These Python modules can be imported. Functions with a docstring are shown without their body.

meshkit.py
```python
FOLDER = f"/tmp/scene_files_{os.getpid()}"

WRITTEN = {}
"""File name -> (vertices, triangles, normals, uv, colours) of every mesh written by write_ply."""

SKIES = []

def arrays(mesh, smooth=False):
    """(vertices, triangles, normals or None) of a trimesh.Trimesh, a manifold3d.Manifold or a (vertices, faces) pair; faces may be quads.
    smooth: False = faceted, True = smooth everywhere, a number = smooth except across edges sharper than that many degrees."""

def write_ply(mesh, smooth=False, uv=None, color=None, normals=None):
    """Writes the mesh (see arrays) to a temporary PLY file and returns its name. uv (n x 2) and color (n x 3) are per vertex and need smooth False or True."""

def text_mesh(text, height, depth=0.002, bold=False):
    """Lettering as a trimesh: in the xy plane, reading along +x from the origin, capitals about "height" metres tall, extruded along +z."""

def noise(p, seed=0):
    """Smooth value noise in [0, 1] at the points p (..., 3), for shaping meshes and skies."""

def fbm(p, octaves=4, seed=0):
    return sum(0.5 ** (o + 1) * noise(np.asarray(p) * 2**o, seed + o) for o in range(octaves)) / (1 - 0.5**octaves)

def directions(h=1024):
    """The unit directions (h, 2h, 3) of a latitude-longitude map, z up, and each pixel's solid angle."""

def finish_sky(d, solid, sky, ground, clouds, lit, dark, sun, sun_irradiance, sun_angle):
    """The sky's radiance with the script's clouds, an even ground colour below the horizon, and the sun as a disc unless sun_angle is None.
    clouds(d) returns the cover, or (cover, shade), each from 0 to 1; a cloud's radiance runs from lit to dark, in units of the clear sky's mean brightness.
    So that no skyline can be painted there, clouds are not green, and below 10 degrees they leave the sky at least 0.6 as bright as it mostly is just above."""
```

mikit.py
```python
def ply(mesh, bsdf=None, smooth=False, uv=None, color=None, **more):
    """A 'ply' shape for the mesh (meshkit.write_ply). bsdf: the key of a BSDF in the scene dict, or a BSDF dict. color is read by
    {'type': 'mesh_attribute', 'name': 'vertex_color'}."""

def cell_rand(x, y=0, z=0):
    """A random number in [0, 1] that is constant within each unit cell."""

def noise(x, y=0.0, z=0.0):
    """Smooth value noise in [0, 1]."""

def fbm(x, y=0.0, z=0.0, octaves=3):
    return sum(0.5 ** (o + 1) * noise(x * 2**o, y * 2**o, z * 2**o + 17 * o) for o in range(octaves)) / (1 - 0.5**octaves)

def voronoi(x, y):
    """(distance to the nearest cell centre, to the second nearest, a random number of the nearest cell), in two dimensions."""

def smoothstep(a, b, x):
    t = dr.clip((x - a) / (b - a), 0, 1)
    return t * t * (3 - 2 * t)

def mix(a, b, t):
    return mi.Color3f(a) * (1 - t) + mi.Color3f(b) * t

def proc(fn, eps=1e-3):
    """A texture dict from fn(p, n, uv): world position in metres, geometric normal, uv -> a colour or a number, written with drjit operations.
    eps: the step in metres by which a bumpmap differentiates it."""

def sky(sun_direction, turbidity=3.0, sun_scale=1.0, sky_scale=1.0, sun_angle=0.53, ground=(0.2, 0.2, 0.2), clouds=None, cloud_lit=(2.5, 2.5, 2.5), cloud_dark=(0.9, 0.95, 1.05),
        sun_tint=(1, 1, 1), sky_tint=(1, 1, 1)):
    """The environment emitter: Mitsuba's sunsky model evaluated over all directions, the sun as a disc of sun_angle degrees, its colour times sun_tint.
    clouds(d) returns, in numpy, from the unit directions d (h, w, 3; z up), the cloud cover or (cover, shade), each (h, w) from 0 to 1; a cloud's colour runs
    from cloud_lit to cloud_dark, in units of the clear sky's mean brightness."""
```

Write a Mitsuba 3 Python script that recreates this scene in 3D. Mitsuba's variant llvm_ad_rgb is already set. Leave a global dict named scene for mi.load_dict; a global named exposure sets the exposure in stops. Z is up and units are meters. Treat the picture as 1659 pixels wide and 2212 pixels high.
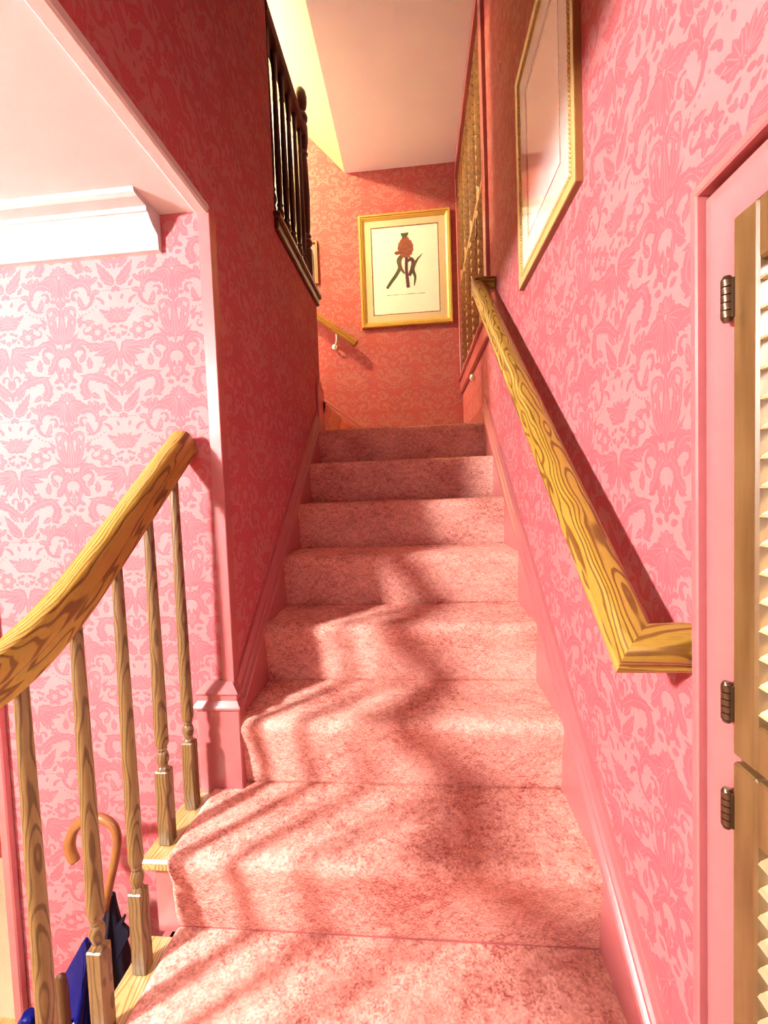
"""A pink papered stairwell: carpeted stairs, oak rails, louvred shutters and framed prints."""
import math
import numpy as np
import drjit as dr
import mitsuba as mi
import trimesh
import manifold3d as m3
import shapely.geometry as sg
from shapely.ops import unary_union
import mikit
import meshkit

T = mi.ScalarTransform4f
scene, labels = {}, {}

# ------------------------------------------------------------------ camera
R_RIGHT, R_DOWN, R_FWD = (0.9947, 0.0951, -0.0378), (-0.0329, -0.0531, -0.9980), (-0.0969, 0.9941, -0.0497)
CAM = (0.0, 0.0, 1.6506)
_m = np.eye(4)
_m[:3, 0], _m[:3, 1], _m[:3, 2], _m[:3, 3] = -np.array(R_RIGHT), -np.array(R_DOWN), R_FWD, CAM
_u, _, _vt = np.linalg.svd(_m[:3, :3])
_m[:3, :3] = _u @ _vt
scene['camera'] = dict(type='perspective', fov=math.degrees(2*math.atan(829.5/1000)), fov_axis='x', near_clip=0.02, far_clip=100.0,
                       principal_point_offset_x=24.27/1659, principal_point_offset_y=-3.97/2212, to_world=T(_m))
exposure = 3.0

# ------------------------------------------------------------------ lights (the unseen lamps, glazed door and windows that emit are built here, at the top)
FOYER_LAMP, FOYER_POWER = (-1.90, -0.40, 2.332), (262.0, 245.0, 225.0)  # out of view, set where the rail and wall corner shadows point
HALL_LAMP, HALL_POWER = (-1.58, 2.60, 4.62), (345.0, 258.0, 122.0)  # out of view, lights the back wall and the high window
CLOSET_LAMP, CLOSET_POWER = (0.80, 0.30, 2.10), (170.0, 165.0, 152.0)  # out of view, placed to whiten the gaps between the louvres
UNSEEN_DAYLIGHT = (0.14, 0.16, 0.19)  # out of view panes behind the viewer, lighting the entry hall
UNSEEN_HALL_DAY = (1.1, 1.3, 1.6)  # out of view upper window, placed to light the white ceiling strip

# ------------------------------------------------------------------ sizes taken from the place
RISE, RUN, Y0 = 0.2, 0.2608, 1.0359            # Y0: foot of the riser above the first tread in view (its top is z 0.6)
XR, XS = 0.39, 0.3705                          # right wall, face of its skirting
XL, XSL = -0.556, -0.536                       # left stair wall, face of its skirting
YF, YB, YEND = 1.289, 3.80, 2.755              # foyer wall, back wall, end of the left stair wall
FLOOR2, CEIL1 = 2.80, 2.452


def foot(k):
    return Y0 + (k - 1)*RUN                    # y of the foot of riser k (tread k is at 0.6 + 0.2 k)


def top(k):
    return 0.6 + RISE*k


# ------------------------------------------------------------------ bookkeeping
def numbered(name):
    if name not in scene and name not in labels and not any(k.startswith(name + '__') for k in scene):
        return name
    i = 1
    while f'{name}_{i:03d}' in scene or f'{name}_{i:03d}' in labels:
        i += 1
    return f'{name}_{i:03d}'


def put(name, mesh, mat, parent=None, smooth=False, label=None, cat=None, group=None, kind=None, uv=None, color=None, **more):
    key = numbered((parent + '__' if parent else '') + name)
    scene[key] = mesh if isinstance(mesh, dict) else mikit.ply(mesh, mat, smooth=smooth, uv=uv, color=color, **more)
    tag(key, label, cat, group, kind)
    return key


def tag(key, label=None, cat=None, group=None, kind=None):
    d = {k: v for k, v in (('label', label), ('category', cat), ('group', group), ('kind', kind)) if v}
    if d:
        labels[key] = d


def thing(name, label, cat, group=None, kind=None):
    key = numbered(name)
    tag(key, label, cat, group, kind)
    return key


# ------------------------------------------------------------------ mesh helpers
def tm(man):
    m = man.to_mesh()
    return trimesh.Trimesh(m.vert_properties[:, :3], m.tri_verts, process=False)


def man(mesh):
    mesh = mesh.copy()
    mesh.merge_vertices()
    return m3.Manifold(m3.Mesh(np.asarray(mesh.vertices, np.float32), np.asarray(mesh.faces, np.uint32)))


def box(x0, x1, y0, y1, z0, z1, b=0.0):
    lo, hi = np.minimum([x0, y0, z0], [x1, y1, z1]), np.maximum([x0, y0, z0], [x1, y1, z1])
    if b <= 0:
        m = trimesh.creation.box(extents=hi - lo)
        m.apply_translation((lo + hi)/2)
        return m
    pts = []
    for s in np.ndindex(2, 2, 2):
        c = np.where(s, hi, lo)
        sg_ = np.where(s, -1.0, 1.0)
        for ax in range(3):
            o = np.full(3, b)
            o[ax] = 0
            pts.append(c + sg_*o)
    return trimesh.convex.convex_hull(np.array(pts))


def union(parts):
    return tm(m3.Manifold.batch_boolean([man(p) for p in parts], m3.OpType.Add))


def cut(a, bs):
    a = man(a)
    for b in bs:
        a = a - man(b)
    return tm(a)


def sweep(profile, path, lat, closed=False):
    """The profile (n, 2: across, up; counter-clockwise) along the path, which lies in a plane square to lat; mitred at its corners."""
    profile, path, lat = np.asarray(profile, float), np.asarray(path, float), np.asarray(lat, float)
    n, k = len(profile), len(path)
    d = np.diff(path, axis=0)
    d /= np.linalg.norm(d, axis=1, keepdims=True)
    t = np.vstack([d[:1], d[:-1] + d[1:], d[-1:]])
    t /= np.linalg.norm(t, axis=1, keepdims=True)
    up = np.cross(lat, t)
    sc = np.ones(k)
    sc[1:-1] = 1/np.maximum((t[1:-1]*d[:-1]).sum(1), .3)
    v = path[:, None] + profile[None, :, :1]*lat + profile[None, :, 1:]*(up*sc[:, None])[:, None]
    v = v.reshape(-1, 3)
    f = []
    for i in range(k - 1):
        for j in range(n):
            a, b = i*n + j, i*n + (j + 1) % n
            f += [[a, b, b + n], [a, b + n, a + n]]
    tri = trimesh.creation.triangulate_polygon(sg.Polygon(profile), engine='earcut')
    pv, pf = tri
    idx = [int(np.argmin(((profile - q)**2).sum(1))) for q in pv]
    for a, b, c in pf:
        a, b, c = idx[a], idx[b], idx[c]
        f += [[a, c, b], [a + (k - 1)*n, b + (k - 1)*n, c + (k - 1)*n]]
    m = trimesh.Trimesh(v, np.array(f), process=False)
    if m.volume < 0:
        m.invert()
    return m


def lathe(prof, n=20, at=(0, 0, 0)):
    m = trimesh.creation.revolve(np.array(prof, float), sections=n)
    if m.volume < 0:
        m.invert()
    m.apply_translation(at)
    return m


def tube(points, radii, n=12):
    p = np.asarray(points, float)
    r = np.broadcast_to(radii, (len(p),))
    t = np.gradient(p, axis=0)
    t /= np.linalg.norm(t, axis=1, keepdims=True)
    a = np.cross(t[0], [0.3, 0.2, 0.9])
    a /= np.linalg.norm(a)
    ang = np.arange(n)*2*np.pi/n
    rows = []
    for i in range(len(p)):
        a = a - t[i]*(a @ t[i])
        a /= np.linalg.norm(a)
        b = np.cross(t[i], a)
        rows.append(p[i] + r[i]*(np.cos(ang)[:, None]*a + np.sin(ang)[:, None]*b))
    v = np.vstack(rows + [p[:1], p[-1:]])
    k, f = len(p), []
    for i in range(k - 1):
        for j in range(n):
            q, s = i*n + j, i*n + (j + 1) % n
            f += [[q, s, s + n], [q, s + n, q + n]]
    for j in range(n):
        f += [[k*n, (j + 1) % n, j], [k*n + 1, (k - 1)*n + j, (k - 1)*n + (j + 1) % n]]
    return trimesh.Trimesh(v, np.array(f), process=False)


def spline(points, n):
    """A smooth curve through the points (Catmull-Rom)."""
    p = np.asarray(points, float)
    p = np.vstack([2*p[0] - p[1], p, 2*p[-1] - p[-2]])
    out = []
    for i in range(1, len(p) - 2):
        for t in np.linspace(0, 1, n, endpoint=False):
            a, b, c, d = p[i - 1:i + 3]
            out.append(.5*(2*b + (c - a)*t + (2*a - 5*b + 4*c - d)*t*t + (3*b - a - 3*c + d)*t**3))
    out.append(p[-2])
    return np.array(out)


def cat(ms):
    return trimesh.util.concatenate(ms)


def extrude(poly, h):
    return trimesh.creation.extrude_polygon(poly, h, engine='earcut')


# ------------------------------------------------------------------ wallpaper figure
PW, PH = 0.327, 0.357
# leaf: ('l', a, v, angle, length, half width, bend, serration count) ; arc: ('o', a, v, radius, half width, from, sweep, serrations); dot: ('d', a, v, r)
MOTIF = []
def leaf(a, v, ang, ln, w, bend=0.0, n=0): MOTIF.append(('l', a, v, math.radians(ang), ln*1.04, w*1.20, bend, n))
def arc(a, v, r, w, a0, sweep, n=0): MOTIF.append(('o', a, v, r, w*1.18, math.radians(a0), math.radians(sweep), n))
def dot(a, v, r): MOTIF.append(('d', a, v, r))
# column A: crown flower, daisies, drooping bloom, vase leaves
for g, l in ((90, .034), (66, .038), (42, .040), (18, .038), (-8, .026)): leaf(.003, .086, g, l, .0072, 0, 3)
leaf(0, .074, 90, .012, .006); leaf(.004, .068, -20, .018, .004)
for g in range(0, 360, 60): leaf(.060 + .007*math.cos(math.radians(g)), .052 + .007*math.sin(math.radians(g)), g, .021, .0075, 0, 2)
dot(.024, .060, .005); dot(.030, .040, .004); dot(.013, .048, .004); leaf(.008, .040, 20, .022, .004, 8)
leaf(0, .030, 90, .016, .006)
for g, l, b in ((36, .050, -11), (14, .078, -5), (-8, .080, 4), (-30, .070, 3), (-52, .064, 2), (-70, .066, 1)): leaf(.006, .010, g, l, .0088, b, 4)
leaf(0, -.004, -90, .060, .0065, 0, 3)
arc(.015, -.068, .010, .0042, -50, 240); leaf(.003, -.098, 72, .034, .005, 6); leaf(0, -.086, 90, .018, .005)
leaf(.004, -.116, 52, .052, .0085, -6, 4); leaf(.008, -.128, 30, .050, .006, 6, 3)
leaf(.002, -.166, 20, .066, .0125, 8, 5); leaf(.002, -.172, 4, .044, .007, 9, 3); leaf(0, -.132, 90, .030, .005)
for g in (90, 40, 0): leaf(.001, -.190, g, .014, .004)
for k in range(3): dot(.020 + .008*k, -.189, .0021)
# the large scrolls between the columns
leaf(.018, -.098, 34, .100, .0110, -3, 6); arc(.078, -.098, .036, .0135, -70, 190, 7); leaf(.092, -.122, 190, .030, .007, 8, 2)
arc(.102, -.012, .046, .0062, -80, 130, 5); arc(.108, .006, .026, .0125, -20, 190, 6); arc(.112, .000, .012, .0055, 40, 240, 3)
leaf(.128, -.032, 62, .046, .009, -6, 3); leaf(.112, -.050, 30, .040, .008, 8, 3); leaf(.118, -.030, 120, .030, .007, 6, 2); leaf(.092, -.050, 110, .034, .008, -8, 3)
arc(.104, .164, .034, .0130, 30, 170, 7); arc(.106, .150, .038, .0060, 160, 120, 4); arc(.116, .160, .013, .0055, -90, 230, 3)
leaf(.078, .182, 96, .030, .008, -6, 3); leaf(.092, .192, 66, .026, .008, 5, 3); leaf(.070, .160, 150, .026, .007, 8, 3)
leaf(.092, .122, 40, .034, .007, 6, 3); leaf(.104, .128, 90, .030, .006, -6, 2)
for k in range(6): dot(.060 + .010*k, .124 - .0085*k + .0009*k*k, .0024)
leaf(.060, .150, 200, .030, .004, 6)
# column B: bloom with falling petals, plume, cup
BX = PW/2
for g, l, b in ((166, .050, 8), (190, .034, 6), (214, .046, 6), (236, .058, 4), (254, .064, 2)): leaf(BX - .003, .212, g, l, .0090, b, 4)
leaf(BX, .200, -90, .060, .0055, 0, 2)
for g, l in ((90, .028), (122, .028), (152, .026)): leaf(BX - .002, .218, g, l, .0070, 0, 2)
leaf(BX - .012, .254, 150, .020, .0055, 8); leaf(BX, .256, 90, .020, .0055); leaf(BX, .276, 90, .030, .006, 0, 2); leaf(BX - .004, .270, 130, .026, .005, 6)
leaf(BX, .142, -90, .140, .0070, 0, 3)
leaf(BX - .002, .020, 106, .100, .0065, -4, 4); leaf(BX - .004, .034, 128, .086, .0072, -6, 5); leaf(BX - .004, .034, 150, .074, .0070, -9, 5); leaf(BX - .004, .028, 176, .048, .0055, -12, 3)
arc(BX - .028, .112, .0170, .0068, -30, 260, 3); arc(BX - .064, .074, .012, .005, -30, 240, 3); arc(BX - .044, .026, .011, .0045, 0, 240, 3)
leaf(BX, -.012, 138, .030, .0095, -8, 2); leaf(BX, -.014, 90, .022, .008)
leaf(BX, .134, 90, .024, .0065); leaf(BX, .130, 138, .022, .0055, -6)
for k in range(5): dot(BX - .014 - .007*k, .060 - .001*k*k, .0019)

# fillers
arc(.050, -.040, .013, .0045, 100, 230, 3); leaf(.062, -.050, 200, .026, .006, 8, 2); leaf(.072, -.070, 150, .030, .006, -8, 3); leaf(.050, -.072, 60, .022, .005, 8, 2)
leaf(.074, .000, 40, .026, .006, 8, 2); arc(.076, .014, .010, .004, -90, 220, 2)
leaf(.030, .104, 20, .024, .005, 8, 2); leaf(.036, .128, 60, .020, .0045, 6); leaf(.014, .140, 70, .018, .004)
leaf(.128, .090, 60, .030, .006, -8, 3); leaf(.118, .082, 120, .026, .005, 8, 2); leaf(.096, .086, 200, .030, .006, -8, 3); leaf(.082, .070, 60, .022, .005, 8, 2); arc(.092, .060, .010, .004, 200, 240, 2)
leaf(.050, -.150, 330, .030, .006, -8, 3); leaf(.066, -.158, 30, .026, .006, 8, 2); leaf(.036, .176, 40, .024, .005, 8, 2)
leaf(.140, -.060, 70, .028, .006, 8, 2); leaf(.150, -.078, 110, .024, .0055, -6, 2); leaf(.128, -.084, 20, .026, .0055, 6, 2); leaf(.150, -.060, 60, .022, .005, 6)
leaf(.136, .176, 30, .022, .005, 6, 2); leaf(.132, .150, 340, .022, .005, 6, 2)

def damask(h, v):
    """How much figure the wallpaper shows at h metres along and v metres up: 0 ground, 1 figure."""
    u = h/PW; a = dr.abs(u - dr.round(u))*PW
    best = mi.Float(-1.0); vein = mi.Float(0.0)
    for m in MOTIF:
        dx = a - m[1]; t = (v - m[2])/PH; dy = (t - dr.round(t))*PH
        if m[0] == 'd':
            best = dr.maximum(best, m[3] - dr.sqrt(dx*dx + dy*dy))
        elif m[0] == 'l':
            c, s = math.cos(m[3]), math.sin(m[3])
            x = dx*c + dy*s; y = dy*c - dx*s - m[6]*x*x
            q = dr.clip(x/m[4], 0, 1)
            w = m[5]*dr.sqrt(q)*(1 - q*q)*2.05
            if m[7]:
                k = q*m[7]; w = w*(0.80 + 0.36*(k - dr.floor(k)))
            d = w - dr.abs(y) - .0008
            best = dr.maximum(best, d)
            if m[5] > .0068: vein = dr.maximum(vein, dr.select((d > .001) & (q > .12) & (q < .85), 1 - dr.abs(y)*700, 0))
        else:
            rho = dr.sqrt(dx*dx + dy*dy) + 1e-9
            th = dr.atan2(dy, dx) - m[5]
            th = th - 2*math.pi*dr.floor(th/(2*math.pi))
            q = th/m[6]
            w = m[4]*(1.05 - .75*q)*dr.clip(q*9, 0, 1)
            if m[7]:
                k = q*m[7]; w = w*(0.78 + 0.4*(k - dr.floor(k)))
            d = dr.select(q < 1, w - dr.abs(rho - m[3] + .25*m[3]*q), -1)
            best = dr.maximum(best, d)
            if m[4] > .008: vein = dr.maximum(vein, dr.select((d > .0012) & (q > .06) & (q < .8), 1 - dr.abs(rho - m[3] + .25*m[3]*q)*600, 0))
    t = dr.clip((best + .0006)/.0012, 0, 1)
    return t*(1 - .8*dr.clip(vein, 0, 1))

# ------------------------------------------------------------------ materials
C = mi.Color3f
fbm, noise, mix, smoothstep = mikit.fbm, mikit.noise, mikit.mix, mikit.smoothstep


def principled(name, color, rough=0.5, **more):
    base = color if isinstance(color, dict) else {'type': 'rgb', 'value': list(color)}
    scene[name] = {'type': 'twosided', 'bsdf': {'type': 'principled', 'base_color': base, 'roughness': rough, **more}}


GROUND, FIGURE = (0.34, 0.132, 0.137), (0.34, 0.066, 0.080)


def wallpaper(p, n, uv):
    side = dr.abs(n.x) > 0.7
    h = dr.select(side, p.y - 0.597, p.x + 0.845)
    k = damask(h*0.948, (p.z - dr.select(side, 1.684, 2.087))*0.989)
    soft = fbm(p.x*9, p.y*9, p.z*9, 2)
    return mix(GROUND, FIGURE, k*0.92)*(0.95 + 0.1*soft)


principled('wallpaper', mikit.proc(wallpaper), 0.70, specular=0.08)
principled('pink_paint', (0.31, 0.088, 0.092), 0.22, specular=0.5, clearcoat=0.6, clearcoat_gloss=0.88)
principled('white_paint', (0.33, 0.35, 0.345), 0.35, specular=0.5)


def plaster(p, n, uv):
    s = fbm(p.x*4, p.y*4, p.z*4, 3)
    return C(0.48, 0.50, 0.50)*(0.93 + 0.12*s)


principled('ceiling_plaster', mikit.proc(plaster), 0.8, specular=0.2)
principled('ceiling_white', (0.72, 0.73, 0.75), 0.8, specular=0.2)
principled('ceiling_cream', (0.36, 0.32, 0.20), 0.8, specular=0.2)
principled('hall_cream', (0.64, 0.584, 0.464), 0.7, specular=0.2)
principled('dark_wall', (0.18, 0.018, 0.015), 0.6)


def carpet(p, n, uv):
    a = noise(p.x*260, p.y*260, p.z*260)
    b = fbm(p.x*75, p.y*75, p.z*75, 2)
    c = fbm(p.x*7, p.y*7, p.z*7, 3)
    k = dr.clip(0.58 + 0.75*(a - .5) + 0.60*(b - .5) + 0.85*(c - .5), 0, 1)
    return mix((0.25, 0.044, 0.036), (0.64, 0.345, 0.285), k)


def carpet_bump(p, n, uv):
    return noise(p.x*330, p.y*330, p.z*330)*0.0016


scene['carpet'] = {'type': 'twosided', 'bsdf': {'type': 'principled', 'base_color': mikit.proc(carpet), 'roughness': 0.95, 'specular': 0.1, 'sheen': 0.35, 'sheen_tint': 0.7}}


def oak(along, scale=1.0, light=(0.250, 0.148, 0.022), dark=(0.085, 0.028, 0.004), heart=(0.31, 0.02)):
    """Oak whose grain runs along the unit vector."""
    l = np.array(along, float)/np.linalg.norm(along)
    a = np.array([1.0, 0, 0]) if abs(l[0]) < .9 else np.array([0, 1.0, 0])
    b = np.cross(l, a)
    a = np.cross(b, l)

    def f(p, n, uv):
        s = p.x*l[0] + p.y*l[1] + p.z*l[2]
        q = p.x*a[0] + p.y*a[1] + p.z*a[2]
        r = p.x*b[0] + p.y*b[1] + p.z*b[2]
        w = fbm(s*5*scale, q*14, r*14, 3)
        w2 = noise(s*14*scale, q*60, r*60)
        q1 = (q - heart[0]) + 0.030*(fbm(s*2.1*scale + 3, 1.7, 0, 2) - .5)
        ring = dr.sqrt(q1*q1 + 0.0001)*135 + s*6.0*scale + w*5.0 + w2*1.0 + r*40
        k = ring - dr.floor(ring)
        band = smoothstep(0.52, 0.70, k)*(1 - smoothstep(0.86, 1.0, k))
        pores = smoothstep(0.62, 0.80, noise(s*42*scale, q*900, r*900))
        t = dr.clip(band*0.85 + pores*0.30 + 0.25*(w - .5), 0, 1)
        return mix(light, dark, t)
    return mikit.proc(f)


SL = (0, RUN, RISE)
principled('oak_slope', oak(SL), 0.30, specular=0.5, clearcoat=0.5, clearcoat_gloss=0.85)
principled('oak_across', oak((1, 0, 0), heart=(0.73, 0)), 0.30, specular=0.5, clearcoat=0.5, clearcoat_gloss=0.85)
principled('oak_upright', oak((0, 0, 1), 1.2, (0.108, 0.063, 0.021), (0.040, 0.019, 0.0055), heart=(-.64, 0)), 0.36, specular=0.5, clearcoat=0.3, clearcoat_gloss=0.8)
principled('oak_tread', oak((0, 1, 0), 1.0, (0.3108, 0.2184, 0.084), (0.189, 0.0924, 0.0252), heart=(-.66, 0)), 0.34, specular=0.5)
principled('oak_hall', oak((RUN, 0, -RISE), 1.0, (0.2604, 0.126, 0.021), (0.1428, 0.0546, 0.0084), heart=(3.72, 0)), 0.32, specular=0.5)


def lamplit_shutter_wood(p, n, uv):
    g = fbm(p.x*60, p.y*60, p.z*6, 3)
    return mix((0.26, 0.150, 0.052), (0.12, 0.056, 0.016), dr.clip((g - .3)*1.8, 0, 1))  # wood of the closet shutters with hall lamplight put into the colour


principled('lamplit_shutter_wood', mikit.proc(lamplit_shutter_wood), 0.38, specular=0.5)


def door_wood(p, n, uv):
    g = fbm(p.x*60, p.y*60, p.z*6, 3)
    return mix((0.105, 0.058, 0.020), (0.055, 0.024, 0.006), dr.clip((g - .3)*1.8, 0, 1))


principled('door_wood', mikit.proc(door_wood), 0.38, specular=0.5)
principled('slat_wood', (0.30, 0.22, 0.12), 0.40, specular=0.5)
principled('dark_wood', (0.0357, 0.00756, 0.00504), 0.30, specular=0.5)
principled('frame_gold', (0.46, 0.29, 0.070), 0.34, metallic=0.1, specular=0.5)
principled('frame_pale_gold', (0.40, 0.28, 0.105), 0.34, metallic=0.1, specular=0.5)
principled('frame_side', (0.1764, 0.0672, 0.021), 0.4)
principled('mat_cream', (0.62, 0.54, 0.38), 0.8)
principled('mat_white', (0.473, 0.462, 0.4345), 0.8)
principled('mat_line', (0.1764, 0.0756, 0.0672), 0.8)
principled('paper', (0.85, 0.86, 0.86), 0.8)
principled('bronze', (0.084, 0.0504, 0.0294), 0.35, metallic=0.8)
principled('cane_wood', (0.045, 0.019, 0.005), 0.3, specular=0.5)
principled('brass', (0.80, 0.66, 0.34), 0.25, metallic=0.9)
principled('white_plastic', (0.85, 0.84, 0.80), 0.3)
principled('crook_wood', (0.150, 0.055, 0.012), 0.25, specular=0.5, clearcoat=0.6)
principled('blue_cloth', (0.0018, 0.0042, 0.085), 0.40, specular=0.08)
principled('dark_cloth', (0.008, 0.008, 0.016), 0.5, specular=0.08)
principled('edge_tape', (0.55, 0.60, 0.75), 0.5)
principled('cream_cloth', (0.3276, 0.2604, 0.1512), 0.8)
principled('ink_red', (0.2184, 0.0588, 0.0294), 0.8)
principled('ink_purple', (0.0546, 0.0189, 0.042), 0.8)
principled('ink_green', (0.0378, 0.0588, 0.0357), 0.8)
principled('ink_brown', (0.1092, 0.0504, 0.0378), 0.8)
principled('ink_grey', (0.189, 0.1764, 0.168), 0.8)


def floor_wood(p, n, uv):
    i = dr.floor(p.x/0.09)
    g = fbm(p.x*90, p.y*4 + i*7.3, i, 3)
    return mix((0.50, 0.27, 0.10), (0.28, 0.12, 0.04), g)


principled('floor_wood', mikit.proc(floor_wood), 0.35)
scene['pane_glass'] = {'type': 'thindielectric', 'int_ior': 1.5}

# ------------------------------------------------------------------ the lamps and the glazed door (all outside the frame)
def lamp(name, at, r, power, label, stem=None, closed_base=True):
    t = thing(name, label, 'lamp')
    g = trimesh.creation.icosphere(subdivisions=3, radius=r)
    g.apply_translation(at)
    put('globe', g, 'white_plastic', t, smooth=True, emitter={'type': 'area', 'radiance': {'type': 'rgb', 'value': list(power)}})
    zt = stem if stem else at[2] + r + .03
    put('base', lathe([[0, -.004], [.055, -.004], [.07, .0], [.07, .012], [0, .012]], 28, (at[0], at[1], zt - .012)), 'brass', t, smooth=40)
    put('stem', tube([[at[0], at[1], at[2] + r*.96], [at[0], at[1], zt - .012]], .012, 12), 'brass', t, smooth=40)
    return t


lamp('unseen_ceiling_lamp', FOYER_LAMP, 0.110, FOYER_POWER, 'unseen white globe lamp close under the entry hall ceiling', CEIL1)
lamp('unseen_ceiling_lamp', HALL_LAMP, 0.060, HALL_POWER, 'unseen warm globe lamp hanging in the upper hall', 5.0)
lamp('unseen_closet_lamp', CLOSET_LAMP, 0.070, CLOSET_POWER, 'unseen globe lamp inside the shuttered closet, whitening the gaps between the louvres', 2.40)

# ------------------------------------------------------------------ room shell
X0, YR = -4.2, -2.8                              # far left and rear of the entry hall
CL = (0.0, 0.600)                                # the closet opening along the right wall
wr = cut(box(XR, XR + .14, YR, YB + .1, 0, 4.30), [box(.2, .8, CL[0], CL[1], .78, 1.965), box(.2, XR + .10, 2.43, 3.77, 2.515, 4.10)])
put('wall_right', wr, 'wallpaper', kind='structure', label='right stairwell wall covered in pink damask wallpaper', cat='wall')
put('wall_back', box(-2.9, XR + .14, YB, YB + .1, 0, 5.1), 'wallpaper', kind='structure', label='wall at the head of the stairs in orange lit damask wallpaper', cat='wall')
ws = union([box(XL - .1, XL, YF, YEND, 0, FLOOR2 - .02), box(XL - .9, XL - .05, YEND - .1, YEND, 1.6, FLOOR2 - .02),
            box(XL - .1, XL, 0.35, 1.955, CEIL1 + .012, 5.1)])
put('wall_stair', ws, 'wallpaper', kind='structure', label='left stairwell wall in damask wallpaper, dark towards the top', cat='wall')
wf = union([box(-1.30, XL - .02, YF, YF + .1, 0, CEIL1 + .01), box(X0, -2.25, YF, YF + .1, 0, CEIL1 + .01), box(-2.3, -1.25, YF, YF + .1, 2.05, CEIL1 + .01)])
put('wall_foyer', wf, 'wallpaper', kind='structure', label='entry hall wall in pale pink damask wallpaper behind the oak balusters', cat='wall')
put('wall_left', box(X0 - .1, X0, YR, YF + .1, 0, CEIL1), 'wallpaper', kind='structure', label='far left wall of the entry hall', cat='wall')
wfr = cut(box(X0, XR + .1, YR - .1, YR, 0, CEIL1), [box(-2.9, -1.9, YR - .2, YR + .1, .05, 2.1), box(-1.6, -.3, YR - .2, YR + .1, .5, 2.1)])
put('wall_front', wfr, 'wallpaper', kind='structure', label='front wall of the entry hall behind the viewer', cat='wall')
put('floor_foyer', box(X0 - .1, XR + .1, YR - .1, YF + 2.9, -.06, 0), 'floor_wood', kind='structure', label='wooden floor of the entry hall', cat='floor')
cf = union([box(X0, XL - .012, YR, YF + .1, CEIL1, FLOOR2 - .03), box(XL - .02, XR + .1, YR, .35, CEIL1, FLOOR2 - .03)])  # second box, out of view, keeps front daylight off the upper walls
put('ceiling_foyer', cf, 'ceiling_plaster', kind='structure', label='pinkish white plaster ceiling of the entry hall', cat='ceiling')
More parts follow.
